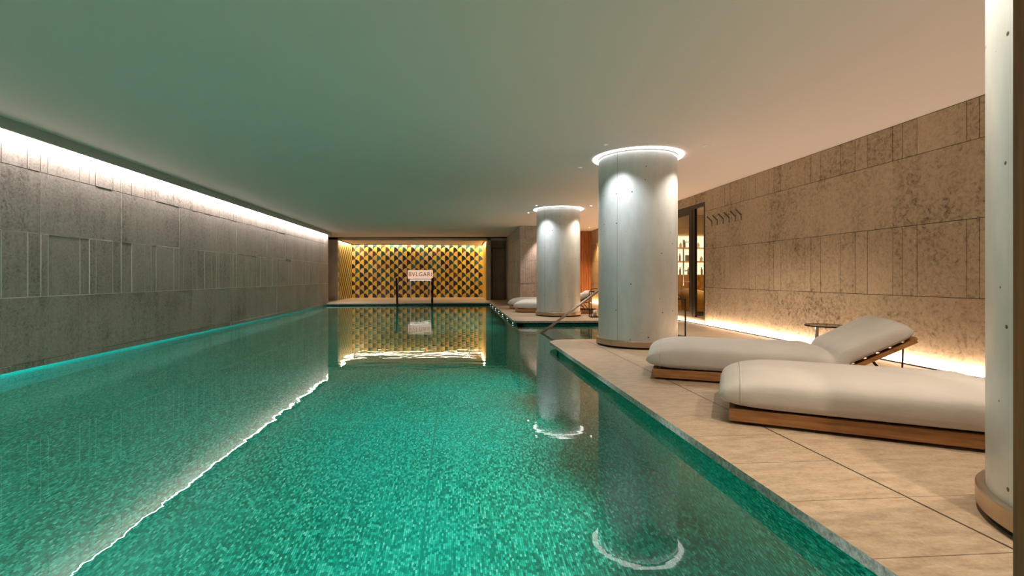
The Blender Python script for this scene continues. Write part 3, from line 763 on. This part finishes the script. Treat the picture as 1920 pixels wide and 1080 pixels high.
bm = bmesh.new(); tube(bm, [(4.56, 9.62, 0.72), (4.56, 9.62, 1.65)], 0.012, 10)
for z in (0.80, 1.60): tube(bm, [(4.56, 9.62, z), (4.64, 9.50, z)], 0.007, 8)
link('pull_handle', bm, M['steel'], t, True)
bm = bmesh.new(); tube(bm, [(4.60, 9.46, 1.02), (4.57, 9.46, 1.02), (4.57, 9.58, 1.02)], 0.009, 8); link('lever', bm, M['steel'], t, True)
# shop room
bm = bmesh.new(); box(bm, 4.74, 8.6, 7.6, 7.7, 0, 2.6); struct('wall_shop_near', bm, M['shop_beige'])
bm = bmesh.new(); box(bm, 8.6, 8.7, 7.6, 12.8, 0, 2.6); struct('wall_shop_right', bm, M['shop_beige'])
bm = bmesh.new(); box(bm, 4.74, 8.6, 12.62, 12.72, 0, 2.6); struct('wall_shop_far', bm, M['shop_beige'])
bm = bmesh.new(); box(bm, 4.72, 8.6, 7.7, 12.62, 2.55, 2.6); struct('ceiling_shop', bm, M['ceiling'])
bm = bmesh.new(); box(bm, 4.72, 8.6, 7.7, 12.62, -0.04, 0.0); struct('floor_shop', bm, M['deck'])
area('shop_ceiling_light', (6.0, 10.6, 2.5), (0, 0, 0), 1.2, 1.2, 45, (1.0, 0.72, 0.40))
t = thing('display_shelving', 'backlit display shelving above a wooden cabinet, seen through the glass door', 'shelf', (6.3, 12.62, 0))
bm = bmesh.new(); box(bm, -1.5, 1.5, -0.03, -0.01, 0.96, 1.98); link('light_panel', bm, M['shelf_glow'], t)
bm = bmesh.new(); box(bm, -1.5, 1.5, -0.40, -0.01, 0.02, 0.955, 0, 0.004); link('cabinet', bm, M['shop_wood'], t)
for z in (1.28, 1.635, 1.98):
    bm = bmesh.new(); box(bm, -1.5, 1.5, -0.34, -0.031, z, z+0.03); link('shelf', bm, M['shelf_gold'], t)
for x in (-1.5, 1.47):
    bm = bmesh.new(); box(bm, x, x+0.03, -0.36, -0.031, 0.956, 2.06); link('side_panel', bm, M['shop_wood'], t)
random.seed(5)
pm = [plain('bottle_amber', (0.30, 0.14, 0.04), 0.3), plain('bottle_white', (0.75, 0.68, 0.55), 0.4), plain('bottle_grey', (0.22, 0.19, 0.15), 0.3)]
def bottle(kind):
    bm = bmesh.new(); h = (0.20, 0.13, 0.16)[kind]; r = (0.024, 0.034, 0.028)[kind]
    if kind < 2: lathe(bm, [(0.0005, 0), (r, 0), (r, h*0.68), (r*0.45, h*0.8), (r*0.45, h), (0.0005, h)], 14)
    else: box(bm, -r*1.5, r*1.5, -r, r, 0, h, 0, 0.003)
    return bm
ORD = ['first', 'second', 'third', 'fourth', 'fifth', 'sixth', 'seventh', 'eighth', 'ninth', 'tenth', 'eleventh', 'twelfth', 'thirteenth']
protos = {}
heights = {0.956: 'bottom', 1.31: 'middle', 1.665: 'top'}
for z, hn in heights.items():
    x = 5.3; num = 0
    while x < 6.7:
        kd = random.choice((0, 1, 2)); y = 12.42+random.uniform(-0.04, 0.04)
        if kd not in protos:
            o = link(('tall_bottle', 'squat_jar', 'product_box')[kd], bottle(kd), pm[kd], None, False); protos[kd] = o
        else: o = protos[kd].copy(); C.objects.link(o)
        o.location = (x, y, z+0.0005)
        nm = ('slim amber bottle', 'squat pale jar', 'small grey carton')[kd]
        num += 1
        tag(o, '%s, %s from the left on the %s lit shelf' % (nm, ORD[num-1], hn), ('bottle', 'jar', 'box')[kd], '%ss on the %s row of the backlit shelves' % (nm, hn))
        x += random.uniform(0.11, 0.22)
t = thing('armchair', 'round ochre tub armchair inside the room behind the glass door', 'armchair', (5.75, 11.2, 0), R(200))
bm = bmesh.new(); ri, ro = 0.36, 0.45; prev = None; sg = 28
for i in range(sg+1):
    a = R(-120+240*i/sg); hgt = 0.44+0.16*math.cos(a)
    q = [bm.verts.new((r_*math.cos(a), r_*math.sin(a), z_)) for r_, z_ in ((ri, 0.12), (ro, 0.12), (ro+0.02, hgt), ((ri+ro)/2, hgt+0.03), (ri, hgt))]
    if prev:
        for j in range(5): bm.faces.new((prev[j], prev[(j+1) % 5], q[(j+1) % 5], q[j]))
    else: bm.faces.new(q[::-1])
    prev = q
bm.faces.new(prev); bmesh.ops.recalc_face_normals(bm, faces=bm.faces); link('backrest', bm, M['armchair'], t, True)
bm = bmesh.new(); lathe(bm, [(0.0005, 0.10), (0.34, 0.10), (0.355, 0.14), (0.355, 0.36), (0.33, 0.40), (0.0005, 0.41)], 40); link('seat', bm, M['armchair'], t, True)
bm = bmesh.new(); lathe(bm, [(0.0005, 0.0), (0.30, 0.0), (0.30, 0.10), (0.0005, 0.10)], 32); link('base', bm, M['bronze_dark'], t)

# ------------------------------------------------------------------ wooden door jamb at the right edge, close to the camera
bm = bmesh.new(); box(bm, 0.612, 0.80, 0.38, 0.50, 0.0, 2.45, 0, 0.004)
struct('trim_door_jamb', bm, M['wood_jamb'])
